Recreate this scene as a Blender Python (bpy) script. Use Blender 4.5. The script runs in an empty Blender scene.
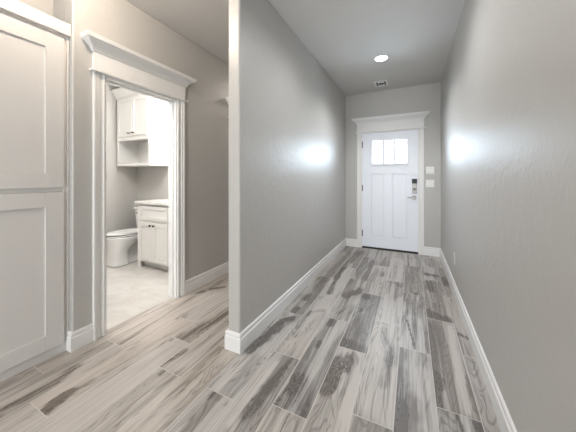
import bpy, bmesh, math, random
import mathutils.noise
from mathutils import Vector

C = bpy.context.scene.collection
R = math.radians

# ------------------------------------------------------------------ camera
cam_d = bpy.data.cameras.new('camera')
cam = bpy.data.objects.new('camera', cam_d)
C.objects.link(cam)
bpy.context.scene.camera = cam
cam_d.sensor_width = 36.0
cam_d.lens = 252.3 / 576 * 36.0
cam_d.shift_y = -(216 - 178.47) / 576
cam_d.clip_start = 0.02
cam.location = (0, 0, 1.2303)
cam.rotation_euler = (R(90), 0, R(26.14))

# ------------------------------------------------------------------ world, lights, exposure
world = bpy.data.worlds.new('world')
bpy.context.scene.world = world
world.use_nodes = True
bg = world.node_tree.nodes['Background']
bg.inputs[0].default_value = (0.76, 0.87, 1.0, 1)
bg.inputs[1].default_value = 28.0


def area(name, loc, rot, size, sy, power, col, spread=180, portal=False):
    d = bpy.data.lights.new(name, 'AREA')
    d.shape = 'RECTANGLE'
    d.size, d.size_y = size, sy
    d.energy = power
    d.color = col
    d.spread = R(spread)
    if portal:
        d.cycles.is_portal = True
    o = bpy.data.objects.new(name, d)
    o.location = loc
    o.rotation_euler = rot
    C.objects.link(o)
    return o


def point(name, loc, power, col, rad):
    d = bpy.data.lights.new(name, 'POINT')
    d.energy = power
    d.color = col
    d.shadow_soft_size = rad
    o = bpy.data.objects.new(name, d)
    o.location = loc
    C.objects.link(o)
    return o


def spot(name, loc, power, col, rad, size=150, blend=0.6):
    d = bpy.data.lights.new(name, 'SPOT')
    d.energy = power
    d.color = col
    d.shadow_soft_size = rad
    d.spot_size = R(size)
    d.spot_blend = blend
    o = bpy.data.objects.new(name, d)
    o.location = loc
    C.objects.link(o)
    return o


# daylight of the living room windows behind the camera
area('living_room_daylight', (-0.55, -3.85, 1.40), (R(90), 0, 0), 2.9, 2.2, 154, (0.93, 0.97, 1.0))
# recessed can of the hall on the left (above the frame)
point('hall_ceiling_lamp', (-1.65, 0.78, 2.67), 26, (1.0, 0.85, 0.70), 0.05)
# added unseen fill for the hall wall, placed behind the partition
area('hall_fill_light', (-1.66, 3.5, 2.73), (0, 0, 0), 0.4, 0.4, 8, (1.0, 0.90, 0.80))
# added unseen spot that brightens the corridor side walls
spot('corridor_fill_spot', (-0.25, 2.08, 2.735), 70, (0.98, 0.99, 1.0), 0.12, 163, 0.8)
spot('corridor_downlight', (-0.345, 3.36, 2.70), 64, (0.99, 0.985, 0.98), 0.09, 140, 0.8)  # recessed can of the corridor
# bathroom vanity light, hidden behind the door jamb
point('vanity_light', (-2.95, 2.42, 2.15), 46, (1.0, 0.975, 0.95), 0.10)
area('bathroom_fill_light', (-2.60, 1.16, 2.73), (0, 0, 0), 0.5, 0.25, 40, (1.0, 0.975, 0.95))  # added unseen fill for the dim bathroom
# sky seen through the door lites
area('door_lite_portal', (-0.347, 4.70, 1.68), (R(90), 0, R(180)), 0.62, 0.44, 1, (1, 1, 1), portal=True)

vs = bpy.context.scene.view_settings
vs.view_transform = 'Standard'
vs.look = 'None'
vs.gamma = 1.0
vs.use_curve_mapping = False
vs.exposure = 0.0


# ------------------------------------------------------------------ materials
def mat(name, col, rough=0.5, metal=0.0, bump=None, spec=0.5, var=0.0, coat=0.0):
    """Principled material with a procedural noise on colour and surface."""
    m = bpy.data.materials.new(name)
    m.use_nodes = True
    nt = m.node_tree
    p = nt.nodes['Principled BSDF']
    p.inputs['Base Color'].default_value = (*col, 1)
    p.inputs['Roughness'].default_value = rough
    p.inputs['Metallic'].default_value = metal
    p.inputs['Specular IOR Level'].default_value = spec
    p.inputs['Coat Weight'].default_value = coat
    tc = nt.nodes.new('ShaderNodeTexCoord')
    if var:
        n = nt.nodes.new('ShaderNodeTexNoise')
        n.inputs['Scale'].default_value = 3.0
        n.inputs['Detail'].default_value = 4
        nt.links.new(tc.outputs['Object'], n.inputs['Vector'])
        r = nt.nodes.new('ShaderNodeMixRGB')
        r.inputs[1].default_value = (*[c * (1 - var) for c in col], 1)
        r.inputs[2].default_value = (*[min(1, c * (1 + var)) for c in col], 1)
        nt.links.new(n.outputs['Fac'], r.inputs[0])
        nt.links.new(r.outputs[0], p.inputs['Base Color'])
    if bump:
        for i, (sc, st, dist) in enumerate(bump):
            n = nt.nodes.new('ShaderNodeTexNoise')
            n.inputs['Scale'].default_value = sc
            n.inputs['Detail'].default_value = 3
            n.inputs['Distortion'].default_value = 0.6
            nt.links.new(tc.outputs['Object'], n.inputs['Vector'])
            b = nt.nodes.new('ShaderNodeBump')
            b.inputs['Strength'].default_value = st
            b.inputs['Distance'].default_value = dist
            nt.links.new(n.outputs['Fac'], b.inputs['Height'])
            if i:
                nt.links.new(last.outputs[0], b.inputs['Normal'])
            last = b
        nt.links.new(last.outputs[0], p.inputs['Normal'])
    return m


M = {}
WALL = (0.50, 0.488, 0.466)
M['wall'] = mat('wall_paint', WALL, 0.40, bump=[(16, 0.45, 0.007), (60, 0.35, 0.003)], spec=0.8, var=0.015)
M['bath_wall'] = mat('bathroom_wall_paint', WALL, 0.45, bump=[(14, 0.2, 0.004)], var=0.015)
M['ceiling'] = mat('ceiling_paint', (0.65, 0.635, 0.61), 0.6, bump=[(20, 0.3, 0.005), (70, 0.2, 0.002)], var=0.015)
M['trim'] = mat('white_trim_paint', (0.83, 0.825, 0.815), 0.32, bump=[(60, 0.03, 0.001)], var=0.01)
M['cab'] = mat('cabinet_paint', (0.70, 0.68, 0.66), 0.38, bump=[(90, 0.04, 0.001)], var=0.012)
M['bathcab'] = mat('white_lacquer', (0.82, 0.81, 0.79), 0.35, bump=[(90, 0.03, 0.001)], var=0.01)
M['door'] = mat('front_door_paint', (0.86, 0.89, 0.95), 0.34, bump=[(80, 0.04, 0.001)], var=0.01)
M['porcelain'] = mat('porcelain', (0.76, 0.755, 0.745), 0.08, coat=0.4, var=0.005)
M['metal'] = mat('satin_nickel', (0.30, 0.29, 0.28), 0.42, 1.0, bump=[(300, 0.03, 0.0005)])
M['dark'] = mat('oil_rubbed_bronze', (0.05, 0.042, 0.036), 0.35, 0.9, bump=[(300, 0.03, 0.0005)])
M['hinge'] = mat('aged_hinge_steel', (0.20, 0.19, 0.18), 0.4, 1.0, bump=[(300, 0.03, 0.0005)])
M['black'] = mat('black_plastic', (0.012, 0.012, 0.014), 0.45, bump=[(300, 0.02, 0.0005)])
M['rubber'] = mat('door_sweep_rubber', (0.02, 0.019, 0.018), 0.6, bump=[(200, 0.05, 0.0005)])
M['plastic'] = mat('white_switch_plastic', (0.86, 0.85, 0.83), 0.3, bump=[(200, 0.02, 0.0005)])
M['vent'] = mat('vent_enamel', (0.90, 0.89, 0.86), 0.4, bump=[(200, 0.02, 0.0005)])
M['ventdark'] = mat('duct_shade_dark', (0.05, 0.048, 0.045), 0.8, var=0.05)


def granite():
    m = mat('speckled_granite', (0.7, 0.68, 0.65), 0.15)
    nt = m.node_tree
    p = nt.nodes['Principled BSDF']
    tc = nt.nodes['Texture Coordinate'] if 'Texture Coordinate' in nt.nodes else nt.nodes.new('ShaderNodeTexCoord')
    v = nt.nodes.new('ShaderNodeTexNoise')
    v.inputs['Scale'].default_value = 70
    v.inputs['Detail'].default_value = 6
    v.inputs['Roughness'].default_value = 0.8
    nt.links.new(tc.outputs['Object'], v.inputs['Vector'])
    r = nt.nodes.new('ShaderNodeValToRGB')
    e = r.color_ramp.elements
    e[0].position, e[0].color = 0.34, (0.06, 0.055, 0.05, 1)
    e[1].position, e[1].color = 0.47, (0.84, 0.83, 0.80, 1)
    x = e.new(0.41)
    x.color = (0.42, 0.39, 0.36, 1)
    nt.links.new(v.outputs['Fac'], r.inputs['Fac'])
    nt.links.new(r.outputs[0], p.inputs['Base Color'])
    return m


M['granite'] = granite()


def emit(name, col, st):
    m = bpy.data.materials.new(name)
    m.use_nodes = True
    nt = m.node_tree
    nt.nodes.remove(nt.nodes['Principled BSDF'])
    e = nt.nodes.new('ShaderNodeEmission')
    e.inputs[0].default_value = (*col, 1)
    e.inputs[1].default_value = st
    nt.links.new(e.outputs[0], nt.nodes['Material Output'].inputs[0])
    return m


M['lens'] = emit('lit_lens', (1.0, 0.97, 0.92), 14)


def glass():
    m = bpy.data.materials.new('clear_door_glass')
    m.use_nodes = True
    nt = m.node_tree
    nt.nodes.remove(nt.nodes['Principled BSDF'])
    t = nt.nodes.new('ShaderNodeBsdfTransparent')
    t.inputs[0].default_value = (0.93, 0.96, 0.97, 1)
    g = nt.nodes.new('ShaderNodeBsdfGlossy')
    g.inputs['Roughness'].default_value = 0.03
    f = nt.nodes.new('ShaderNodeFresnel')
    mx = nt.nodes.new('ShaderNodeMixShader')
    nt.links.new(f.outputs[0], mx.inputs[0])
    nt.links.new(t.outputs[0], mx.inputs[1])
    nt.links.new(g.outputs[0], mx.inputs[2])
    nt.links.new(mx.outputs[0], nt.nodes['Material Output'].inputs[0])
    return m


M['glass'] = glass()


def plank_material():
    m = bpy.data.materials.new('wood_look_plank_tile')
    m.use_nodes = True
    nt = m.node_tree
    N, L = nt.nodes, nt.links
    p = N['Principled BSDF']
    p.inputs['Roughness'].default_value = 0.42

    def attr(n):
        a = N.new('ShaderNodeAttribute')
        a.attribute_name = n
        return a.outputs['Fac']

    def mth(op, a, b=None, c=None, clamp=False):
        k = N.new('ShaderNodeMath')
        k.operation = op
        k.use_clamp = clamp
        for i, v in enumerate((a, b, c)):
            if v is None:
                continue
            if isinstance(v, (int, float)):
                k.inputs[i].default_value = v
            else:
                L.new(v, k.inputs[i])
        return k.outputs[0]

    def noise(su, sv, detail, dist, off, rough=0.55):
        cx = N.new('ShaderNodeCombineXYZ')
        L.new(mth('MULTIPLY', pu, su), cx.inputs[0])
        L.new(mth('MULTIPLY', pv, sv), cx.inputs[1])
        L.new(mth('ADD', seed, off), cx.inputs[2])
        n = N.new('ShaderNodeTexNoise')
        n.inputs['Scale'].default_value = 1
        n.inputs['Detail'].default_value = detail
        n.inputs['Distortion'].default_value = dist
        n.inputs['Roughness'].default_value = rough
        L.new(cx.outputs[0], n.inputs['Vector'])
        return n.outputs['Fac']

    def smooth(x, a, b):
        k = N.new('ShaderNodeMapRange')
        k.interpolation_type = 'SMOOTHSTEP'
        k.inputs['From Min'].default_value = a
        k.inputs['From Max'].default_value = b
        L.new(x, k.inputs['Value'])
        return k.outputs[0]

    def mix(f, a, b):
        k = N.new('ShaderNodeMixRGB')
        for i, v in ((0, f), (1, a), (2, b)):
            if isinstance(v, tuple):
                k.inputs[i].default_value = (*v, 1)
            elif isinstance(v, (int, float)):
                k.inputs[i].default_value = v
            else:
                L.new(v, k.inputs[i])
        return k.outputs[0]

    pu, pv, seed = attr('pu'), attr('pv'), attr('seed')
    tone, dark, warm, stain = attr('tone'), attr('dark'), attr('warm'), attr('stain')
    bands = noise(8, 0.8, 2, 0.5, 0.0)             # broad heartwood and sapwood bands
    rings = noise(34, 1.1, 4, 0.7, 3.3, 0.6)       # long soft grain
    fine = noise(120, 2.6, 3, 0.4, 7.7, 0.65)      # fine grain
    streak = noise(26, 1.0, 3, 0.9, 11.1, 0.6)     # dark mineral streaks
    cath = noise(6.0, 0.85, 2.5, 0.9, 23.0, 0.45)  # field whose contours draw the cathedral grain
    lumps = noise(14, 7.0, 2, 1.0, 31.0)           # swirls inside the dark figure

    def contour(x, freq, lo, hi):
        w = N.new('ShaderNodeMath')
        w.operation = 'SINE'
        L.new(mth('MULTIPLY', x, freq), w.inputs[0])
        return smooth(w.outputs[0], lo, hi)

    lines = mth('MULTIPLY', contour(cath, 150.0, 0.2, 1.0), smooth(bands, 0.40, 0.60))
    swirl = contour(mth('MULTIPLY_ADD', lumps, 0.35, cath), 130.0, -0.7, 0.7)
    # amount of dark wood
    bd = smooth(mth('MULTIPLY_ADD', mth('SUBTRACT', rings, 0.5), 0.10, bands), 0.47, 0.545)
    a = mth('MULTIPLY_ADD', mth('SUBTRACT', bd, 0.5), mth('MULTIPLY_ADD', warm, -0.32, 0.40), tone)
    a = mth('MULTIPLY_ADD', mth('SUBTRACT', rings, 0.5), 0.95, a)
    a = mth('MULTIPLY_ADD', mth('SUBTRACT', fine, 0.5), 1.15, a)
    a = mth('MULTIPLY_ADD', lines, 0.30, a)
    a = mth('MULTIPLY_ADD', stain, 0.45, a)
    light = mix(warm, (0.545, 0.525, 0.505), (0.56, 0.495, 0.435))
    darkc = mix(warm, (0.195, 0.18, 0.17), (0.235, 0.19, 0.15))
    col = mix(smooth(a, -0.05, 1.05), light, darkc)
    st = mth('MULTIPLY', smooth(streak, 0.61, 0.68), dark, clamp=True)
    col = mix(mth('MULTIPLY', st, 0.6), col, (0.095, 0.082, 0.072))
    e = mth('MULTIPLY_ADD', mth('SUBTRACT', rings, 0.5), 1.1, stain)
    e = mth('MULTIPLY_ADD', mth('SUBTRACT', fine, 0.5), 0.9, e)
    sw = mth('MULTIPLY', smooth(e, 0.38, 0.72), mth('MULTIPLY_ADD', swirl, 0.55, 0.35))
    col = mix(mth('MULTIPLY', sw, 0.95), col, mix(warm, (0.085, 0.074, 0.067), (0.10, 0.072, 0.052)))
    L.new(col, p.inputs['Base Color'])
    b = N.new('ShaderNodeBump')
    b.inputs['Strength'].default_value = 0.12
    b.inputs['Distance'].default_value = 0.001
    L.new(fine, b.inputs['Height'])
    L.new(b.outputs[0], p.inputs['Normal'])
    return m


M['plank'] = plank_material()
M['grout'] = mat('light_grout', (0.62, 0.595, 0.565), 0.8, var=0.04)


def bath_tile():
    m = mat('bathroom_floor_tile', (0.70, 0.67, 0.63), 0.3)
    nt = m.node_tree
    p = nt.nodes['Principled BSDF']
    tc = [n for n in nt.nodes if n.type == 'TEX_COORD'][0]
    mp = nt.nodes.new('ShaderNodeMapping')
    mp.inputs['Location'].default_value = (0.09, 0.13, 0)
    nt.links.new(tc.outputs['Object'], mp.inputs[0])
    n = nt.nodes.new('ShaderNodeTexNoise')
    n.inputs['Scale'].default_value = 3.2
    n.inputs['Detail'].default_value = 6
    n.inputs['Distortion'].default_value = 2.5
    nt.links.new(mp.outputs[0], n.inputs['Vector'])
    r = nt.nodes.new('ShaderNodeValToRGB')
    e = r.color_ramp.elements
    e[0].position, e[0].color = 0.3, (0.52, 0.495, 0.465, 1)
    e[1].position, e[1].color = 0.65, (0.62, 0.60, 0.57, 1)
    nt.links.new(n.outputs['Fac'], r.inputs[0])
    br = nt.nodes.new('ShaderNodeTexBrick')
    br.offset = 0.5
    br.inputs['Scale'].default_value = 1
    br.inputs['Brick Width'].default_value = 0.61
    br.inputs['Row Height'].default_value = 0.305
    br.inputs['Mortar Size'].default_value = 0.003
    br.inputs['Mortar'].default_value = (0.50, 0.48, 0.45, 1)
    nt.links.new(mp.outputs[0], br.inputs['Vector'])
    nt.links.new(r.outputs[0], br.inputs['Color1'])
    nt.links.new(r.outputs[0], br.inputs['Color2'])
    nt.links.new(br.outputs['Color'], p.inputs['Base Color'])
    return m


M['bathtile'] = bath_tile()


# ------------------------------------------------------------------ mesh helpers
def box(bm, x0, x1, y0, y1, z0, z1):
    v = [bm.verts.new(p) for p in ((x0, y0, z0), (x1, y0, z0), (x1, y1, z0), (x0, y1, z0),
                                   (x0, y0, z1), (x1, y0, z1), (x1, y1, z1), (x0, y1, z1))]
    for f in ((3, 2, 1, 0), (4, 5, 6, 7), (0, 1, 5, 4), (1, 2, 6, 5), (2, 3, 7, 6), (3, 0, 4, 7)):
        bm.faces.new([v[i] for i in f])
    return v


def loft(bm, rings, cap0=True, cap1=True, closed=True):
    R_ = [[bm.verts.new(p) for p in r] for r in rings]
    n = len(R_[0])
    for a, b in zip(R_, R_[1:]):
        for i in range(n if closed else n - 1):
            j = (i + 1) % n
            bm.faces.new((a[i], a[j], b[j], b[i]))
    if cap0:
        bm.faces.new(list(reversed(R_[0])))
    if cap1:
        bm.faces.new(R_[-1])


def cyl(bm, c, axis, r, l, n=24, r2=None):
    """Cylinder from point c along axis ('x','y','z' with sign) of length l."""
    r2 = r if r2 is None else r2
    s = -1 if axis[0] == '-' else 1
    ax = 'xyz'.index(axis[-1])
    rings = []
    for t, rr in ((0, r), (l, r2)):
        ring = []
        for i in range(n):
            a = 2 * math.pi * i / n
            q = [0, 0, 0]
            q[ax] = s * t
            q[(ax + 1) % 3] = rr * math.cos(a)
            q[(ax + 2) % 3] = rr * math.sin(a)
            ring.append((c[0] + q[0], c[1] + q[1], c[2] + q[2]))
        rings.append(ring)
    loft(bm, rings)


def sweep(bm, path, prof):
    """Sweep a profile [(offset, z)] along a floor polyline; offset goes to the left of travel, corners mitred."""
    P = [Vector(p) for p in path]
    n = len(P)
    rings = []
    for i in range(n):
        d0 = (P[i] - P[i - 1]).normalized() if i else None
        d1 = (P[i + 1] - P[i]).normalized() if i < n - 1 else None
        nn = []
        for d in (d0, d1):
            if d is not None:
                nn.append(Vector((-d.y, d.x)))
        if len(nn) == 2:
            m = (nn[0] + nn[1])
            m = m / (m.dot(nn[0]))
        else:
            m = nn[0]
        rings.append([(P[i].x + m.x * o, P[i].y + m.y * o, z) for o, z in prof])
    loft(bm, rings)


def link(name, bm, m, parent=None, bevel=0.0, seg=2, smooth=False, props=None):
    bmesh.ops.recalc_face_normals(bm, faces=bm.faces)
    me = bpy.data.meshes.new(name)
    bm.to_mesh(me)
    bm.free()
    for k in (m if isinstance(m, (list, tuple)) else [m]):
        me.materials.append(k)
    o = bpy.data.objects.new(name, me)
    C.objects.link(o)
    if parent is not None:
        o.parent = parent
    if smooth:
        for f in me.polygons:
            f.use_smooth = True
    if bevel:
        b = o.modifiers.new('bevel', 'BEVEL')
        b.width = bevel
        b.segments = seg
        b.limit_method = 'ANGLE'
        b.angle_limit = R(40)
    return o


def boxes(name, lst, m, parent=None, bevel=0.0, seg=2):
    bm = bmesh.new()
    for b in lst:
        box(bm, *b)
    return link(name, bm, m, parent, bevel, seg)


def tag(o, label, cat, group=None, kind=None):
    o['label'] = label
    o['category'] = cat
    if group:
        o['group'] = group
    if kind:
        o['kind'] = kind
    return o


def empty(name, loc):
    o = bpy.data.objects.new(name, None)
    o.empty_display_size = 0.1
    o.location = loc
    C.objects.link(o)
    return o


def struct(name, lst, m, label, cat, bevel=0.0, seg=2):
    return tag(boxes(name, lst, m, None, bevel, seg), label, cat, kind='structure')


# ------------------------------------------------------------------ measures
XR, XL, XP, YE, XW, H = 0.409, -1.093, -1.200, 4.618, -2.174, 2.743
YP = 1.452          # end of the partition
XF = -2.226         # front of the linen cabinet
YC0, YC1 = -0.082, 0.938   # linen cabinet recess
BD0, BD1 = 1.150, 1.833    # bathroom door opening
BX, BY0, BY1 = -4.262, 1.00, 2.770  # bathroom
DX0, DX1, DZ = -0.800, 0.096, 2.038  # front door opening
YB = -4.0
YR, XLR = -0.10, 3.3   # the right wall ends where the living room opens

# ------------------------------------------------------------------ walls, ceiling
struct('wall_right', [(XR, XR + 0.12, YR, YE + 0.12, 0, H)], M['wall'],
       'long grey corridor wall with daylight sheen, on the right', 'wall')
struct('wall_end', [(XW - 0.12, DX0, YE, YE + 0.12, 0, H), (DX1, XR, YE, YE + 0.12, 0, H),
                    (DX0, DX1, YE, YE + 0.12, DZ, H)], M['wall'],
       'short grey wall around the white front door', 'wall')
struct('wall_partition', [(XP, XL, YP, YE, 0, H)], M['wall'],
       'grey partition wall with rounded end between corridor and hall', 'wall', 0.016, 4)
def wall_left():
    bm = bmesh.new()
    out = [(YC1, 0), (BD0, 0), (BD0, 2.035), (BD1, 2.035), (BD1, 0), (YE, 0), (YE, H), (YC1, H)]
    loft(bm, [[(x, y, z) for y, z in out] for x in (XW - 0.115, XW)])
    return tag(link('wall_left', bm, M['wall'], None, 0.010, 3), 'beige hall wall around the open bathroom doorway', 'wall', kind='structure')


wall_left()
struct('wall_left_near', [(XW - 0.115, XW, YB, YC0, 0, H)], M['wall'],
       'beige hall wall on the near side of the linen cabinet', 'wall', 0.006, 2)
struct('wall_alcove', [(-2.58, -2.455, YC0 - 0.12, YC1 + 0.1, 0, H), (-2.455, XW - 0.115, YC1, YC1 + 0.11, 0, H),
                       (-2.455, XW - 0.115, YC0 - 0.11, YC0, 0, H)], M['wall'],
       'shaded alcove walls behind and above the tall linen cabinet', 'wall')
struct('wall_back', [(XW, XLR, YB - 0.1, YB, 0, H)], M['wall'], 'grey wall behind the viewer', 'wall')
struct('wall_living_right', [(XLR, XLR + 0.1, YB, YR, 0, H)], M['wall'], 'grey living room wall far right behind the viewer', 'wall')
struct('wall_living_end', [(XR + 0.12, XLR + 0.1, YR, YR + 0.1, 0, H)], M['wall'], 'grey living room wall beside the corridor mouth', 'wall')
struct('wall_bathroom_left', [(BX - 0.1, BX, BY0 - 0.1, BY1 + 0.1, 0, H)], M['bath_wall'],
       'grey bathroom wall beside the toilet', 'wall')
struct('wall_bathroom_far', [(BX, XW - 0.115, BY1, BY1 + 0.1, 0, H)], M['bath_wall'],
       'beige bathroom wall behind the white vanity', 'wall')
struct('wall_bathroom_near', [(BX, -2.60, BY0 - 0.1, BY0, 0, H)], M['bath_wall'],
       'bathroom wall hidden behind the linen cabinet', 'wall')
struct('ceiling', [(BX - 0.1, XLR + 0.1, YB - 0.1, YE + 0.12, H, H + 0.08)], M['ceiling'],
       'smooth light grey ceiling over corridor and hall', 'ceiling')

# added outdoor wall, dims the sky behind the panes so their bars show
struct('wall_sky_blocker', [(-3.0, 1.2, 14.0, 14.2, -0.3, 4.6)], mat('sky_blocker_dark', (0.10, 0.10, 0.10), 0.9, bump=[(30, 0.3, 0.01)]),
       'added outdoor wall blocking the bright sky beyond the front door panes', 'wall')

# ------------------------------------------------------------------ floor
PW, P0, PL = 0.2000, 0.118, 0.966
PITCH_Y = {1: 2.113, 0: 1.573, -1: 2.020, -2: 1.333, -3: 1.828, -4: 1.197, -5: 1.572, -6: 1.123,
           -7: 1.450, -8: 1.108, -9: 1.365, -10: 0.620, -11: 1.120, -12: 0.750}
# (row, index counted from the joint above): tone, dark, warm
PLANK = {}
# grain features printed on the tiles: half width, strength (dark +, pale -), points on the floor
STAIN = [
    (0.06, 0.6, [(-0.871, 3.478), (-0.788, 4.284)]),
    (0.05, 0.45, [(-0.85, 3.092), (-0.873, 3.662)]),
    (0.05, 0.6, [(-0.624, 2.661), (-0.503, 2.853)]),
    (0.05, 0.35, [(-0.625, 2.342), (-0.514, 2.793)]),
    (0.04, 0.7, [(-0.421, 2.735)]),
    (0.015, 1.0, [(-0.427, 2.419)]),
    (0.04, 0.6, [(-0.345, 3.45)]),
    (0.035, 0.5, [(-0.139, 3.208)]),
    (0.05, 0.5, [(-0.046, 2.97), (-0.007, 2.606)]),
    (0.015, 1.0, [(0.038, 3.012)]),
    (0.03, 0.9, [(0.164, 3.7), (0.274, 3.68)]),
    (0.04, 0.7, [(0.173, 3.425), (0.19, 3.193)]),
    (0.03, 0.8, [(0.346, 3.644), (0.354, 3.42)]),
    (0.05, 0.75, [(0.133, 2.635), (0.294, 2.553)]),
    (0.02, 0.7, [(-0.055, 4.491), (-0.035, 3.888)]),
    (0.08, -0.5, [(-0.481, 3.854), (-0.448, 4.483)]),
    (0.1, -0.45, [(-0.262, 4.011), (-0.176, 3.388)]),
    (0.03, -0.6, [(-0.258, 2.334), (-0.275, 3.205)]),
    (0.06, -0.5, [(0.038, 2.84), (0.056, 2.471)]),
    (0.08, 0.5, [(-0.99, 2.123), (-0.935, 2.446), (-0.977, 2.926)]),
    (0.03, 0.8, [(-0.974, 2.131)]),
    (0.03, 0.7, [(-0.967, 2.442)]),
    (0.05, 1.0, [(-1.041, 1.541), (-1.02, 1.766), (-0.952, 1.959)]),
    (0.05, -0.7, [(-0.931, 1.57), (-0.912, 1.896)]),
    (0.02, 0.9, [(-0.824, 1.804), (-0.837, 1.998), (-0.834, 2.18), (-0.746, 2.263)]),
    (0.1, -0.5, [(-0.742, 1.712), (-0.743, 2.168)]),
    (0.03, 0.9, [(-0.618, 2.106)]),
    (0.018, 1.0, [(-0.626, 1.782)]),
    (0.03, 0.75, [(-0.789, 2.632), (-0.848, 3.281), (-0.817, 3.738)]),
    (0.05, 0.5, [(-0.6, 2.184), (-0.51, 2.419)]),
    (0.06, 0.5, [(-0.45, 1.856), (-0.422, 2.202)]),
    (0.06, 0.95, [(-0.458, 1.466), (-0.438, 1.619), (-0.375, 1.7)]),
    (0.035, -0.9, [(-0.293, 1.53), (-0.324, 1.8)]),
    (0.05, -0.9, [(-0.285, 1.353), (-0.293, 1.53)]),
    (0.05, 0.55, [(-0.454, 1.841), (-0.311, 1.84)]),
    (0.03, 0.65, [(-0.15, 1.617), (-0.143, 1.814), (-0.194, 2.172)]),
    (0.06, -0.6, [(-0.218, 1.454), (-0.232, 2.168)]),
    (0.02, -0.6, [(-0.089, 1.359), (-0.08, 1.766)]),
    (0.008, 1.0, [(-0.038, 2.425), (0.018, 2.048)]),
    (0.06, 0.5, [(0.149, 2.386), (0.117, 1.79)]),
    (0.03, 0.7, [(0.139, 1.801), (0.131, 1.59)]),
    (0.02, -0.8, [(0.284, 2.467), (0.259, 1.843), (0.268, 1.625)]),
    (0.015, 0.8, [(0.335, 2.388), (0.382, 2.355)]),
    (0.05, 0.55, [(-0.067, 1.381), (-0.067, 1.736)]),
    (0.05, 0.6, [(-0.058, 1.397)]),
    (0.04, -0.5, [(0.063, 1.799), (0.08, 1.408)]),
    (0.03, 0.5, [(0.03, 1.514)]),
    (0.01, 0.9, [(0.215, 1.561), (0.224, 1.479)]),
    (0.03, 0.9, [(0.305, 1.552)]),
    (0.02, -0.6, [(0.182, 1.545), (0.184, 1.46)]),
    (0.04, 0.65, [(-0.783, 1.103), (-0.709, 1.546)]),
    (0.013, -0.8, [(-0.821, 1.011), (-0.813, 1.475)]),
    (0.06, 0.55, [(-0.648, 1.222), (-0.598, 1.381), (-0.505, 1.233)]),
    (0.03, 0.4, [(-0.642, 1.5), (-0.626, 1.343)]),
    (0.03, 0.5, [(-0.569, 1.159), (-0.559, 1.095)]),
    (0.012, 0.9, [(-1.422, 1.084)]),
    (0.014, 0.95, [(-1.016, 1.098)]),
    (0.008, 0.7, [(-0.912, 1.086)]),
    (0.02, 0.7, [(-1.483, 1.131), (-1.455, 1.29)]),
    (0.01, 0.6, [(-1.194, 0.996), (-1.206, 1.102)]),
    (0.015, -0.5, [(-1.226, 0.773), (-1.283, 1.103)]),
    (0.035, 0.9, [(-1.745, 0.637), (-1.768, 0.715)]),
    (0.018, 0.55, [(-1.768, 0.715), (-1.755, 0.846)]),
    (0.03, 0.75, [(-1.964, 0.529), (-1.945, 0.61), (-1.936, 0.744), (-1.966, 0.86)]),
    (0.012, 0.9, [(-1.851, 1.57)]),
    (0.01, 0.8, [(-1.64, 1.336)]),
    (0.02, 1.0, [(-2.092, 1.966), (-2.04, 2.072)]),
    (0.02, 1.0, [(-2.007, 2.143), (-1.911, 2.248)]),
    (0.05, 0.55, [(-1.601, 1.395), (-1.498, 1.816)]),
    (0.015, 0.5, [(-1.946, 1.147), (-2.039, 1.917)]),
]


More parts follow.
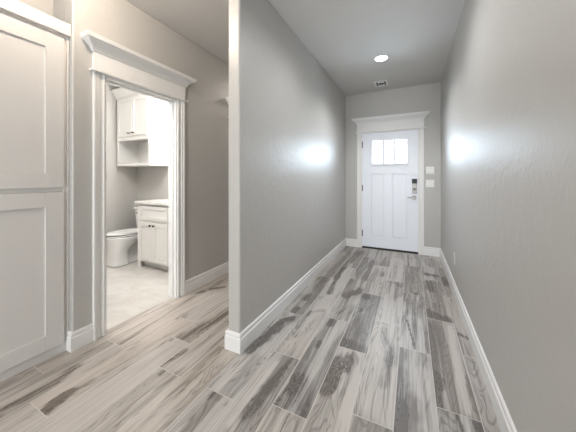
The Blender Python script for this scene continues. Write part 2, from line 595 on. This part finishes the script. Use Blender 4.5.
def build_floor():
    rng = random.Random(7)
    nz = mathutils.noise.noise
    KEYS = ('pu', 'pv', 'seed', 'tone', 'dark', 'warm', 'stain')
    V, F, MI = [], [], []
    A = {k: [] for k in KEYS}
    g = 0.0021
    xmin, xmax, ymin, ymax = -2.470, XR + 0.02, -3.98, YE + 0.06
    for k, yj in PITCH_Y.items():
        x0, x1 = P0 + PW * k + g, P0 + PW * (k + 1) - g
        for i in range(-7, 5):
            y0, y1 = yj + i * PL + g, yj + (i + 1) * PL - g
            sd = rng.uniform(0, 200)
            t = rng.choice((0.25, 0.32, 0.42, 0.5, 0.6)) + rng.uniform(-0.06, 0.06)
            dk = rng.choice((0.2, 0.5, 0.8, 1.0))
            wm = rng.uniform(0.05, 0.4)
            if k <= -7:
                t = min(t, 0.36)
                wm += 0.35
                dk *= 0.5
            if (k, i) in PLANK:
                t, dk, wm = PLANK[(k, i)]
            lim = -2.222 if (y1 > BD0 - 0.05 and k <= -12) else xmin
            cx0, cx1, cy0, cy1 = max(x0, lim), min(x1, xmax), max(y0, ymin), min(y1, ymax)
            if cx1 - cx0 < 0.004 or cy1 - cy0 < 0.01:
                continue
            nx, ny = (20, 70) if cy1 > 0.5 else (1, 1)
            mine = []
            for hw, sg, pts in STAIN:
                mx_, my_ = sum(p[0] for p in pts) / len(pts), sum(p[1] for p in pts) / len(pts)
                if x0 - 0.002 <= mx_ <= x1 + 0.002 and y0 - 0.002 <= my_ <= y1 + 0.002:
                    mine.append((hw, sg, pts if len(pts) > 1 else [(mx_, my_ - hw), (mx_, my_ + hw)]))
            base = len(V)
            for b in range(ny + 1):
                for a in range(nx + 1):
                    x, y = cx0 + (cx1 - cx0) * a / nx, cy0 + (cy1 - cy0) * b / ny
                    V.append((x, y, 0.0))
                    s = 0.0
                    for hw, sg, pts in mine:
                        d = 9.0
                        wx = x + 0.5 * hw * nz((x * 22, y * 7, sd)) + 0.25 * hw * nz((x * 60, y * 20, sd))
                        for (ax, ay), (bx_, by_) in zip(pts, pts[1:]):
                            ux, uy = bx_ - ax, (by_ - ay)
                            q = max(0.0, min(1.0, ((wx - ax) * ux + (y - ay) * uy) / (ux * ux + uy * uy + 1e-9)))
                            d = min(d, math.hypot(wx - ax - q * ux, (y - ay - q * uy) * 0.6))
                        f = max(0.0, min(1.0, 1.6 - d / hw * 1.1))
                        s += sg * f * f * (3 - 2 * f)
                    for kk, vv in zip(KEYS, (x - x0 + sd * 0.37, y - y0 + sd * 0.91, sd, t, dk, wm, max(-1.0, min(1.0, s)))):
                        A[kk].append(vv)
            w_ = nx + 1
            for b in range(ny):
                for a in range(nx):
                    q = base + b * w_ + a
                    F.append((q, q + 1, q + 1 + w_, q + w_))
                    MI.append(0)
    base = len(V)
    for z in (-0.0012, -0.03):
        V += [(BX - 0.1, ymin, z), (XLR, ymin, z), (XLR, ymax, z), (BX - 0.1, ymax, z)]
    for kk in KEYS:
        A[kk] += [0.0] * 8
    F.append((base, base + 1, base + 2, base + 3))
    MI.append(1)
    for i in range(4):
        j = (i + 1) % 4
        F.append((base + 4 + i, base + 4 + j, base + j, base + i))
        MI.append(1)
    me = bpy.data.meshes.new('floor')
    me.from_pydata(V, [], F)
    for kk in KEYS:
        me.attributes.new(kk, 'FLOAT', 'POINT').data.foreach_set('value', A[kk])
    me.materials.append(M['plank'])
    me.materials.append(M['grout'])
    me.polygons.foreach_set('material_index', MI)
    me.update()
    o = bpy.data.objects.new('floor', me)
    C.objects.link(o)
    return tag(o, 'grey brown wood look plank tile floor with pale grout', 'floor', kind='structure')


build_floor()
struct('floor_bathroom', [(BX, -2.2235, BY0 - 0.02, BY1, -0.03, 0.0)], M['bathtile'],
       'pale beige stone tile floor in the bathroom', 'floor')

# ------------------------------------------------------------------ baseboards
BB = [(0.0, 0.0), (0.016, 0.0), (0.016, 0.092), (0.0145, 0.098), (0.010, 0.101), (0.010, 0.106),
      (0.0125, 0.111), (0.0125, 0.124), (0.010, 0.131), (0.005, 0.135), (0.0, 0.135)]


def baseboard(name, paths, label):
    bm = bmesh.new()
    for p in paths:
        sweep(bm, p, BB)
    tag(link(name, bm, M['trim']), label, 'baseboard', kind='structure')


baseboard('baseboard_right', [[(XR, YR), (XR, YE)]], 'white baseboard along the right corridor wall')
baseboard('baseboard_end', [[(XR - 0.008, YE), (DX1 + 0.080, YE)], [(DX0 - 0.080, YE), (XL + 0.008, YE)]],
          'short white baseboards on both sides of the front door')
baseboard('baseboard_partition', [[(XL, YE), (XL, YP), (XP, YP), (XP, YE)]],
          'white baseboard wrapping the end of the partition wall')
baseboard('baseboard_left', [[(-2.222, YC1 - 0.0), (XW, YC1 - 0.0), (XW, 1.066)][::-1],
                             [(XW, 2.663), (XW, 1.921)]], 'white baseboard along the hall wall by the bathroom door')


# ------------------------------------------------------------------ door casings with crown heads
def door_trim(name, label, origin, wdir, ndir, w0, w1, cw, ztop, jamb_depth, second_crown=True):
    """Casing around an opening w0..w1 on a wall: wdir runs along the wall, ndir into the room."""
    o, w, n = Vector(origin), Vector(wdir), Vector(ndir)

    def P(a, b, z):
        q = o + w * a + n * b
        return (q.x, q.y, z)

    root = empty(name, (*(o + w * ((w0 + w1) / 2))[:2], 0))
    tag(root, label, 'door casing', kind='structure')

    def part(nm, bm, bev=0.0):
        ob = link(nm, bm, M['trim'], None, bev, 2)
        ob.parent = root
        ob.matrix_parent_inverse.identity()
        ob.location = -root.location
        return ob

    # stepped side casings: inner bead, flat, outer back band
    for s, e in ((-1, w0), (1, w1)):
        bm = bmesh.new()
        prof = [(0, 0), (0.0, 0.012), (0.005, 0.015), (0.016, 0.015), (0.020, 0.010), (0.042, 0.010),
                (0.046, 0.0155), (0.062, 0.0155), (0.066, 0.020), (cw - 0.003, 0.021), (cw, 0.018), (cw, 0)]
        loft(bm, [[P(e + s * a, b, z) for a, b in prof] for z in (0.0, ztop + 0.006)])
        part('side_casing', bm)

    def rings(lst):
        bm = bmesh.new()
        loft(bm, [[P(w0 - cw - q, 0, z), P(w0 - cw - q, b + q, z), P(w1 + cw + q, b + q, z), P(w1 + cw + q, 0, z)]
                  for z, q, b in lst])
        return bm

    z = ztop
    part('fillet', rings([(z + 0.004, 0.004, 0.02), (z + 0.004, 0.020, 0.02), (z + 0.008, 0.024, 0.02),
                          (z + 0.018, 0.024, 0.02), (z + 0.022, 0.018, 0.02)]))
    part('frieze', rings([(z + 0.022, 0.0, 0.022), (z + 0.166, 0.0, 0.022)]))
    part('crown', rings([(z + 0.158, 0.0, 0.022), (z + 0.158, 0.008, 0.022), (z + 0.168, 0.010, 0.022),
                         (z + 0.170, 0.014, 0.022), (z + 0.188, 0.024, 0.022), (z + 0.205, 0.044, 0.022),
                         (z + 0.218, 0.062, 0.022), (z + 0.224, 0.066, 0.022), (z + 0.226, 0.074, 0.022),
                         (z + 0.248, 0.082, 0.022), (z + 0.252, 0.082, 0.022)]))
    # inner head casing bead and jambs
    bm = bmesh.new()
    loft(bm, [[P(a, b, zz) for b, zz in ((0, z + 0.004), (0.014, z + 0.004), (0.016, z - 0.004), (0.012, z - 0.012), (0, z - 0.012))]
              for a in (w0, w1)])
    part('head_bead', bm)
    if jamb_depth:
        bm = bmesh.new()
        d = jamb_depth
        for a0, a1 in ((w0 - 0.0, w0 + 0.012), (w1 - 0.012, w1)):
            vs_ = []
            loft(bm, [[P(a0, 0, zz), P(a1, 0, zz), P(a1, -d, zz), P(a0, -d, zz)] for zz in (0, z - 0.001)])
        loft(bm, [[P(a, 0, z - 0.012), P(a, 0, z - 0.001), P(a, -d, z - 0.001), P(a, -d, z - 0.012)] for a in (w0, w1)])
        part('jamb', bm)
        bm = bmesh.new()
        for a0, a1 in ((w0 + 0.012, w0 + 0.022), (w1 - 0.022, w1 - 0.012)):
            loft(bm, [[P(a0, -d * 0.35, zz), P(a1, -d * 0.35, zz), P(a1, -d * 0.65, zz), P(a0, -d * 0.65, zz)] for zz in (0, z - 0.012)])
        loft(bm, [[P(a, -d * 0.35, z - 0.022), P(a, -d * 0.35, z - 0.012), P(a, -d * 0.65, z - 0.012), P(a, -d * 0.65, z - 0.022)]
                  for a in (w0 + 0.012, w1 - 0.012)])
        part('door_stop', bm)
    return root


door_trim('trim_1', 'white casing with crown head around the front door', (0, YE, 0), (1, 0, 0), (0, -1, 0),
          DX0, DX1, 0.080, 2.036, 0.0)
door_trim('trim_2', 'white casing with crown head around the bathroom doorway', (XW, 0, 0), (0, 1, 0), (1, 0, 0),
          BD0, BD1, 0.086, 2.036, 0.115)
door_trim('trim_3', 'white door head whose crown tip peeks out behind the partition end', (XW, 0, 0), (0, 1, 0), (1, 0, 0),
          2.750, 3.46, 0.086, 2.030, 0.0)
struct('door_2', [(XW, XW + 0.008, 2.750, 3.46, 0.008, 2.024)], M['trim'], 'white door hidden behind the partition wall', 'door')

# ------------------------------------------------------------------ front door
SX0, SX1, SZ0, SZ1, SY = -0.795, 0.090, 0.030, 2.030, YE + 0.006
LZ0, LZ1 = 1.490, 1.880
LITES = [(-0.622, -0.451), (-0.419, -0.275), (-0.243, -0.070)]
PANELS = [(-0.640, -0.412), (-0.302, -0.062)]
PZ0, PZ1 = 0.235, 1.318


def front_door():
    T = 0.045
    bm = bmesh.new()
    # grid of cells with holes for lites and recesses for panels
    xs = sorted({SX0, SX1} | {v for a in LITES for v in a} | {v for a in PANELS for v in a})
    zs = [SZ0, PZ0, PZ1, LZ0, LZ1, SZ1]
    for i in range(len(xs) - 1):
        for j in range(len(zs) - 1):
            xa, xb, za, zb = xs[i], xs[i + 1], zs[j], zs[j + 1]
            xm, zm = (xa + xb) / 2, (za + zb) / 2
            if any(a < xm < b for a, b in LITES) and LZ0 < zm < LZ1:
                continue
            rec = 0.032 if any(a < xm < b for a, b in PANELS) and PZ0 < zm < PZ1 else 0.0
            box(bm, xa, xb, SY + rec, SY + T, za, zb)
    bmesh.ops.remove_doubles(bm, verts=bm.verts, dist=1e-5)
    dup = {}
    for f in list(bm.faces):
        key = frozenset(f.verts)
        dup.setdefault(key, []).append(f)
    bmesh.ops.delete(bm, geom=[f for fs in dup.values() if len(fs) > 1 for f in fs], context='FACES_ONLY')
    d = link('door_1', bm, M['door'], None)
    tag(d, 'white craftsman front door with three bright panes at corridor end', 'door', kind='structure')
    # glazing frame around lites
    bm = bmesh.new()
    x0, x1 = LITES[0][0], LITES[-1][1]
    t = 0.022
    for (a, b, c, e) in ((x0 - t, x1 + t, LZ1, LZ1 + t), (x0 - t, x0, LZ0, LZ1), (x1, x1 + t, LZ0, LZ1)):
        box(bm, a, b, SY - 0.008, SY, c, e)
    for q in range(2):
        box(bm, LITES[q][1], LITES[q + 1][0], SY - 0.005, SY, LZ0, LZ1)
    link('glazing_frame', bm, M['door'], d, 0.003)
    boxes('door_shelf', [(x0 - 0.026, x1 + 0.018, SY - 0.034, SY, LZ0 - 0.028, LZ0 - 0.006)], M['door'], d, 0.003)
    for a, b in LITES:
        boxes('pane', [(a, b, SY + 0.020, SY + 0.024, LZ0, LZ1)], M['glass'], d)
    # panel mouldings
    for a, b in PANELS:
        m_ = 0.022
        bm = bmesh.new()
        loft(bm, [[(a + q, SY + y, PZ0 + q), (b - q, SY + y, PZ0 + q), (b - q, SY + y, PZ1 - q), (a + q, SY + y, PZ1 - q)]
                  for q, y in ((m_, 0.0325), (m_, 0.010), (m_ + 0.002, 0.008), (m_ + 0.006, 0.008))])
        link('panel', bm, M['door'], d)
    boxes('door_sweep', [(SX0, SX1, SY - 0.002, SY + T, 0.012, SZ0)], M['rubber'], d)
    boxes('threshold', [(DX0, DX1, SY - 0.015, YE + 0.11, 0.0, 0.012)], M['dark'], d, 0.003)
    boxes('door_frame', [(DX0, SX0, SY, YE + 0.115, 0.0, DZ), (SX1, DX1, SY, YE + 0.115, 0.0, DZ), (SX0, SX1, SY, YE + 0.115, SZ1, DZ)], M['trim'], d)
    # hinges
    for z in (1.83, 1.06, 0.26):
        bm = bmesh.new()
        cyl(bm, (SX0 - 0.002, SY - 0.006, z - 0.055), 'z', 0.008, 0.11, 12)
        cyl(bm, (SX0 - 0.002, SY - 0.006, z + 0.055), 'z', 0.005, 0.01, 12, 0.002)
        box(bm, SX0 - 0.006, SX0 + 0.012, SY - 0.003, SY, z - 0.05, z + 0.05)
        link('hinge', bm, M['hinge'], d)
    # keypad deadbolt
    kp = boxes('keypad_lock', [(0.006, 0.073, SY - 0.022, SY, 0.985, 1.150)], M['metal'], d, 0.006, 3)
    boxes('keypad_screen', [(0.002, 0.077, SY - 0.027, SY, 1.150, 1.226)], M['black'], kp, 0.005, 3)
    bm = bmesh.new()
    cyl(bm, (0.040, SY - 0.022, 1.055), '-y', 0.017, 0.006)
    box(bm, 0.036, 0.044, SY - 0.042, SY - 0.026, 1.036, 1.074)
    link('thumb_turn', bm, M['dark'], kp, 0.002)
    # lever
    bm = bmesh.new()
    cyl(bm, (0.036, SY, 0.918), '-y', 0.034, 0.010, 32, 0.032)
    cyl(bm, (0.036, SY - 0.010, 0.918), '-y', 0.014, 0.035, 20)
    lv = link('door_handle', bm, M['metal'], d, 0.002)
    bm = bmesh.new()
    loft(bm, [[(x, SY - 0.045 + s_ * 0.008, 0.918 + dz + t_ * r_) for s_, t_ in ((-1, -1), (1, -1), (1, 1), (-1, 1))]
              for x, r_, dz in ((0.050, 0.011, 0), (0.0, 0.010, 0.001), (-0.045, 0.008, 0.0), (-0.066, 0.007, -0.003))])
    link('lever', bm, M['metal'], lv, 0.003)
    return d


front_door()

# ------------------------------------------------------------------ switches, outlet
def switch_plate(z0, z1, label, levels):
    x0, x1 = 0.203, 0.319
    r = empty('light_switch', ((x0 + x1) / 2, YE, (z0 + z1) / 2))
    tag(r, label, 'light switch', 'double switch plates by the front door')
    L_ = r.location
    o = boxes('cover_plate', [(x0 - L_.x, x1 - L_.x, -0.006, 0, z0 - L_.z, z1 - L_.z)], M['plastic'], r, 0.003, 3)
    for k, up in enumerate(levels):
        cx = (-0.023, 0.023)[k]
        bm = bmesh.new()
        s = 1 if up else -1
        box(bm, cx - 0.006, cx + 0.006, -0.0085, -0.006, -0.013, 0.013)
        loft(bm, [[(cx - 0.004, -0.008, -0.005), (cx + 0.004, -0.008, -0.005), (cx + 0.004, -0.008, 0.005), (cx - 0.004, -0.008, 0.005)],
                  [(cx - 0.0035, -0.019, s * 0.007 - 0.003), (cx + 0.0035, -0.019, s * 0.007 - 0.003),
                   (cx + 0.0035, -0.019, s * 0.007 + 0.003), (cx - 0.0035, -0.019, s * 0.007 + 0.003)]])
        link('toggle', bm, M['plastic'], r)
        for dz in (-0.03, 0.03):
            bm = bmesh.new()
            cyl(bm, (cx, -0.006, dz), '-y', 0.0032, 0.001, 12)
            link('screw', bm, M['metal'], r)
    return r


switch_plate(1.303, 1.420, 'upper of two white double switch plates by the front door', (0, 0))
switch_plate(1.093, 1.210, 'lower of two white double switch plates by the front door', (1, 0))


def wall_outlet():
    y, z = 3.18, 0.382
    r = empty('wall_outlet', (XR, y, z))
    tag(r, 'white wall outlet plate low on the right corridor wall', 'outlet')
    boxes('cover_plate', [(-0.006, 0, -0.035, 0.035, -0.058, 0.058)], M['plastic'], r, 0.003, 3)
    for dz in (-0.020, 0.020):
        s = boxes('socket', [(-0.0085, -0.006, -0.017, 0.017, dz - 0.014, dz + 0.014)], M['plastic'], r, 0.002, 2)
        boxes('slot', [(-0.0089, -0.0084, -0.007, -0.005, dz - 0.003, dz + 0.006), (-0.0089, -0.0084, 0.005, 0.007, dz - 0.003, dz + 0.006)], M['black'], s)


wall_outlet()

# ------------------------------------------------------------------ ceiling light and vent
def can_light():
    x, y = -0.345, 3.36
    r = empty('recessed_light', (x, y, H))
    tag(r, 'round recessed ceiling light glowing over the corridor', 'ceiling light')
    n = 40
    bm = bmesh.new()
    prof = [(0.092, 0.0), (0.092, -0.004), (0.084, -0.009), (0.072, -0.007), (0.070, 0.0)]
    loft(bm, [[(a * math.cos(2 * math.pi * i / n), a * math.sin(2 * math.pi * i / n), z) for i in range(n)] for a, z in prof], False, False)
    link('trim_ring', bm, M['plastic'], r, smooth=True)
    bm = bmesh.new()
    loft(bm, [[(a * math.cos(2 * math.pi * i / n), a * math.sin(2 * math.pi * i / n), z) for i in range(n)]
              for a, z in ((0.071, -0.001), (0.071, -0.006), (0.05, -0.008), (0.02, -0.009))])
    link('lens', bm, M['lens'], r)


can_light()


def ceiling_vent():
    cx, cy = -0.439, 4.26
    r = empty('ceiling_vent', (cx, cy, H))
    tag(r, 'white three way ceiling vent between the light and the front door', 'vent')
    hx, hy = 0.100, 0.125
    bm = bmesh.new()
    b = 0.026
    for q in ((-hx, hx, -hy, -hy + b), (-hx, hx, hy - b, hy), (-hx, -hx + b, -hy + b, hy - b), (hx - b, hx, -hy + b, hy - b),
              (-hx + 0.052, -hx + 0.06, -hy + b, hy - b), (hx - 0.06, hx - 0.052, -hy + b, hy - b)):
        box(bm, *q, -0.008, 0)
    link('frame', bm, M['vent'], r, 0.002)
    boxes('duct_shade_plate', [(-hx + b, hx - b, -hy + b, hy - b, -0.0015, -0.0005)], M['ventdark'], r)  # flat dark plate, its colour stands in for the unlit duct
    for y in (-0.078, 0.050):
        bm = bmesh.new()
        loft(bm, [[(x, y, -0.002), (x, y + 0.028, -0.002), (x, y + 0.030, -0.010), (x, y + 0.002, -0.012)] for x in (-hx + 0.06, hx - 0.06)])
        link('louver', bm, M['vent'], r)
    for s in (-1, 1):
        for i in range(1):
            x = s * (hx - b - 0.005)
            bm = bmesh.new()
            loft(bm, [[(x, y, -0.002), (x + s * 0.0015, y, -0.002), (x + s * 0.008, y, -0.009), (x + s * 0.0065, y, -0.009)] for y in (-hy + b, hy - b)])
            link('side_louver', bm, M['vent'], r)


ceiling_vent()


# ------------------------------------------------------------------ shaker fronts
def shaker(name, parent, org, wdir, ndir, w0, w1, z0, z1, m, st=0.06, th=0.020, rec=0.010, pname='panel'):
    """Framed front with recessed panel; org at the root, in root coordinates."""
    o, w, n = Vector(org), Vector(wdir), Vector(ndir)

    def bx(bm, a0, a1, c0, c1, d0, d1):
        p, q = o + w * a0 + n * d0, o + w * a1 + n * d1
        box(bm, min(p.x, q.x), max(p.x, q.x), min(p.y, q.y), max(p.y, q.y), c0, c1)

    bm = bmesh.new()
    bx(bm, w0, w0 + st, z0, z1, 0, th)
    bx(bm, w1 - st, w1, z0, z1, 0, th)
    bx(bm, w0 + st, w1 - st, z0, z0 + st, 0, th)
    bx(bm, w0 + st, w1 - st, z1 - st, z1, 0, th)
    d = link(name, bm, m, parent, 0.0018, 2)
    bm = bmesh.new()
    bx(bm, w0 + st - 0.002, w1 - st + 0.002, z0 + st - 0.002, z1 - st + 0.002, 0.002, th - rec)
    link(pname, bm, m, d)
    return d


# ------------------------------------------------------------------ linen cabinet
def linen_cabinet():
    yc = (YC0 + YC1) / 2
    r = empty('linen_cabinet', (XF, yc, 0))
    tag(r, 'tall built in white linen cabinet left of the bathroom door', 'cabinet')
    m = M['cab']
    hw = (YC1 - YC0) / 2 - 0.002
    dep = 0.222
    bm = bmesh.new()
    # carcass and face frame
    box(bm, -dep, -0.020, -hw, hw, 0.0, 2.245)
    for q in ((-hw, -hw + 0.032), (hw - 0.032, hw)):
        box(bm, -0.020, 0, q[0], q[1], 0.0, 2.245)
    for z in ((0.0, 0.066), (1.136, 1.166), (2.222, 2.245)):
        box(bm, -0.020, -0.0005, -hw + 0.032, hw - 0.032, *z)
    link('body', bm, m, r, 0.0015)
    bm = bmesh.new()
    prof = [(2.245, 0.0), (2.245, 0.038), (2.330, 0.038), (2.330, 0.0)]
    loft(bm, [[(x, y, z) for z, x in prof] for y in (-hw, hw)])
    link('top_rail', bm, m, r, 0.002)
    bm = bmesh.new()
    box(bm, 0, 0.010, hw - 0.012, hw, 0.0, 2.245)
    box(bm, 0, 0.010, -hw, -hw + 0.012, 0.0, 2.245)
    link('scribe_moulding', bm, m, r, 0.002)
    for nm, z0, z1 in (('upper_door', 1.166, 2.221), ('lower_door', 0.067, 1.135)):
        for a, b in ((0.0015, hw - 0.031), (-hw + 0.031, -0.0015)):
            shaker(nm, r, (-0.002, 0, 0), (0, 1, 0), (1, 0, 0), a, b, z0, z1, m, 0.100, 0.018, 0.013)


linen_cabinet()


# ------------------------------------------------------------------ bathroom
def knob(parent, x, y, z):
    bm = bmesh.new()
    n = 16
    prof = [(0.006, 0.0), (0.005, 0.010), (0.013, 0.016), (0.015, 0.022), (0.011, 0.028), (0.004, 0.030)]
    loft(bm, [[(x + a * math.cos(2 * math.pi * i / n), y - d, z + a * math.sin(2 * math.pi * i / n)) for i in range(n)] for a, d in prof])
    link('knob', bm, M['dark'], parent, smooth=True)


def vanity():
    x0, x1, yf, yb = -3.440, -2.800, 2.240, BY1 - 0.002
    r = empty('vanity_cabinet', ((x0 + x1) / 2, yb, 0))
    tag(r, 'white bathroom vanity cabinet with two doors and one drawer', 'cabinet')
    O = r.location
    m = M['bathcab']
    hx, f = (x1 - x0) / 2, yf - yb
    bm = bmesh.new()
    box(bm, -hx, hx, f + 0.018, 0, 0.10, 0.882)
    box(bm, -hx, hx, f, f + 0.018, 0.865, 0.882)
    for a, b in ((-hx, -hx + 0.06), (hx - 0.02, hx)):
        box(bm, a, b, f, f + 0.018, 0.0, 0.865)
    box(bm, -hx, -hx + 0.018, f + 0.018, 0, 0, 0.10)
    box(bm, hx - 0.018, hx, f + 0.018, 0, 0, 0.10)
    box(bm, -hx + 0.06, hx - 0.02, f, f + 0.018, 0.085, 0.112)
    box(bm, -hx + 0.06, hx - 0.02, f, f + 0.018, 0.632, 0.668)
    link('body', bm, m, r, 0.0015)
    boxes('toe_kick', [(-hx + 0.018, hx - 0.018, f + 0.075, f + 0.085, 0, 0.10)], m, r)
    shaker('drawer_front', r, (0, f, 0), (1, 0, 0), (0, -1, 0), -hx + 0.055, hx - 0.014, 0.668, 0.852, m, 0.045, 0.018, 0.010)
    mid = 0.5 * (-hx + 0.055 + hx - 0.014)
    for a, b, kx in ((-hx + 0.055, mid - 0.0015, mid - 0.035), (mid + 0.0015, hx - 0.014, mid + 0.035)):
        d = shaker('door', r, (0, f, 0), (1, 0, 0), (0, -1, 0), a, b, 0.112, 0.632, m, 0.052, 0.018, 0.010)
        knob(d, kx, f - 0.018, 0.598)
    # granite top rests on the cabinet
    bm = bmesh.new()
    box(bm, x0 - 0.030, x1 + 0.030, yf - 0.030, yb, 0.882, 0.914)
    c = link('vanity_countertop', bm, M['granite'], None, 0.003)
    tag(c, 'speckled granite countertop on the white bathroom vanity', 'countertop')


vanity()


def wall_cabinet():
    x0, x1, yf, yb = -4.235, -3.445, 2.420, BY1 - 0.002
    z0, z1 = 1.425, 2.500
    r = empty('wall_cabinet', ((x0 + x1) / 2, yb, z0))
    tag(r, 'white wall cabinet with open cubby hung above the toilet', 'cabinet')
    m = M['bathcab']
    hx, f, h = (x1 - x0) / 2, yf - yb, z1 - z0
    zc = 0.425   # cubby top
    t = 0.018
    bm = bmesh.new()
    box(bm, -hx, -hx + t, f + 0.018, 0, 0, h)
    box(bm, hx - t, hx, f + 0.018, 0, 0, h)
    box(bm, -hx + t, hx - t, f + 0.018, 0, 0, t)
    box(bm, -hx + t, hx - t, f + 0.018, 0, zc, zc + t)
    box(bm, -hx + t, hx - t, f + 0.018, 0, h - t, h)
    box(bm, -hx + t, hx - t, -0.01, 0, t, h - t)
    for a, b in ((-hx, -hx + 0.045), (hx - 0.038, hx)):
        box(bm, a, b, f, f + 0.018, 0, h)
    for a, b in ((0, 0.036), (0.392, 0.462), (h - 0.03, h)):
        box(bm, -hx + 0.045, hx - 0.038, f, f + 0.018, a, b)
    link('body', bm, m, r, 0.0015)
    # crown returning on the right side
    bm = bmesh.new()
    prof = [(h - 0.02, 0.0), (h - 0.02, 0.008), (h + 0.01, 0.014), (h + 0.05, 0.040), (h + 0.085, 0.066), (h + 0.09, 0.075), (h + 0.12, 0.080)]
    loft(bm, [[(-hx - 0.02, 0, z), (-hx - 0.02, f - q, z), (hx + q, f - q, z), (hx + q, 0, z)] for z, q in prof])
    link('crown', bm, m, r)
    for a, b, kx in ((-hx + 0.035, -0.0015, -0.030), (0.0015, hx - 0.028, 0.030)):
        d = shaker('door', r, (0, f, 0), (1, 0, 0), (0, -1, 0), a, b, 0.456, h - 0.028, m, 0.056, 0.018, 0.010)
        bm = bmesh.new()
        zc_ = 0.500
        for dx in (-0.017, 0.017):
            cyl(bm, (kx * 1.6 + dx, f - 0.018, zc_), '-y', 0.005, 0.02, 10)
        box(bm, kx * 1.6 - 0.025, kx * 1.6 + 0.025, f - 0.044, f - 0.036, zc_ - 0.008, zc_ + 0.008)
        link('pull', bm, M['dark'], d, 0.002)


wall_cabinet()


def toilet():
    x, yb = -3.80, BY1
    r = empty('toilet', (x, yb, 0))
    tag(r, 'white porcelain toilet with closed lid beside the vanity', 'toilet')
    n = 40

    def ell(cy, rx, ry, z, p=2.3, back=None):
        ring = []
        for i in range(n):
            a = 2 * math.pi * i / n
            c, s = math.cos(a), math.sin(a)
            px = rx * math.copysign(abs(c) ** (2 / p), c)
            py = ry * math.copysign(abs(s) ** (2 / p), s)
            yy = cy + py
            if back is not None:
                yy = max(yy, -1e9) if yy < back else back
            ring.append((px, yy, z))
        return ring

    P_ = M['porcelain']
    # pedestal and bowl (front is -y)
    bm = bmesh.new()
    loft(bm, [ell(-0.600, 0.156, 0.118, 0.0, 3.4), ell(-0.600, 0.156, 0.118, 0.025, 3.4), ell(-0.600, 0.148, 0.110, 0.035, 3.4),
              ell(-0.600, 0.146, 0.108, 0.17, 3.2), ell(-0.585, 0.148, 0.125, 0.22, 3.0), ell(-0.530, 0.160, 0.190, 0.275, 2.6),
              ell(-0.485, 0.176, 0.247, 0.325, 2.3), ell(-0.475, 0.185, 0.259, 0.36, 2.2), ell(-0.475, 0.187, 0.261, 0.385, 2.2), ell(-0.475, 0.182, 0.257, 0.398, 2.2)])
    link('bowl', bm, P_, r, smooth=True)
    bm = bmesh.new()
    loft(bm, [ell(-0.29, 0.125, 0.25, 0.0, 4), ell(-0.29, 0.123, 0.25, 0.035, 4), ell(-0.29, 0.082, 0.245, 0.055, 4),
              ell(-0.29, 0.078, 0.24, 0.12, 3.5), ell(-0.28, 0.098, 0.24, 0.20, 3.5), ell(-0.27, 0.092, 0.245, 0.28, 3.5), ell(-0.19, 0.175, 0.170, 0.345, 5), ell(-0.165, 0.185, 0.150, 0.385, 6), ell(-0.165, 0.182, 0.148, 0.398, 6)])
    link('trapway', bm, P_, r, smooth=True)
    bm = bmesh.new()
    loft(bm, [ell(-0.475, 0.180, 0.252, 0.405, 2.2, -0.235), ell(-0.475, 0.187, 0.262, 0.408, 2.2, -0.235), ell(-0.475, 0.187, 0.262, 0.416, 2.2, -0.235), ell(-0.475, 0.182, 0.256, 0.421, 2.2, -0.235)])
    link('seat', bm, P_, r)
    bm = bmesh.new()
    loft(bm, [ell(-0.475, 0.180, 0.252, 0.431, 2.2, -0.225), ell(-0.475, 0.187, 0.262, 0.434, 2.2, -0.225), ell(-0.475, 0.187, 0.262, 0.444, 2.2, -0.225),
              ell(-0.475, 0.170, 0.240, 0.453, 2.2, -0.235), ell(-0.475, 0.09, 0.14, 0.456, 2.2, -0.25)])
    link('lid', bm, P_, r)
    for dx in (-0.075, 0.075):
        bm = bmesh.new()
        cyl(bm, (dx - 0.02, -0.222, 0.420), 'x', 0.013, 0.04, 16)
        link('hinge', bm, P_, r)

    def rr(hx, y0, y1, z, c=0.03, k=6):
        ring = []
        for (cx, cy, a0) in ((hx - c, y1 - c, 0), (-hx + c, y1 - c, 90), (-hx + c, y0 + c, 180), (hx - c, y0 + c, 270)):
            for i in range(k):
                a = R(a0 + 90 * i / (k - 1))
                ring.append((cx + c * math.cos(a), cy + c * math.sin(a), z))
        return ring

    bm = bmesh.new()
    loft(bm, [rr(0.175, -0.19, -0.025, 0.399), rr(0.195, -0.20, -0.018, 0.46), rr(0.222, -0.210, -0.015, 0.735)])
    tk = link('tank', bm, P_, r, smooth=False)
    bm = bmesh.new()
    loft(bm, [rr(0.232, -0.214, -0.012, 0.735), rr(0.250, -0.226, -0.008, 0.742), rr(0.250, -0.226, -0.008, 0.765), rr(0.240, -0.214, -0.016, 0.776)])
    link('tank_lid', bm, P_, r)
    bm = bmesh.new()
    cyl(bm, (-0.15, -0.205, 0.68), '-y', 0.012, 0.016, 14)
    box(bm, -0.155, -0.075, -0.226, -0.218, 0.674, 0.684)
    link('flush_lever', bm, M['metal'], tk, 0.002)


toilet()
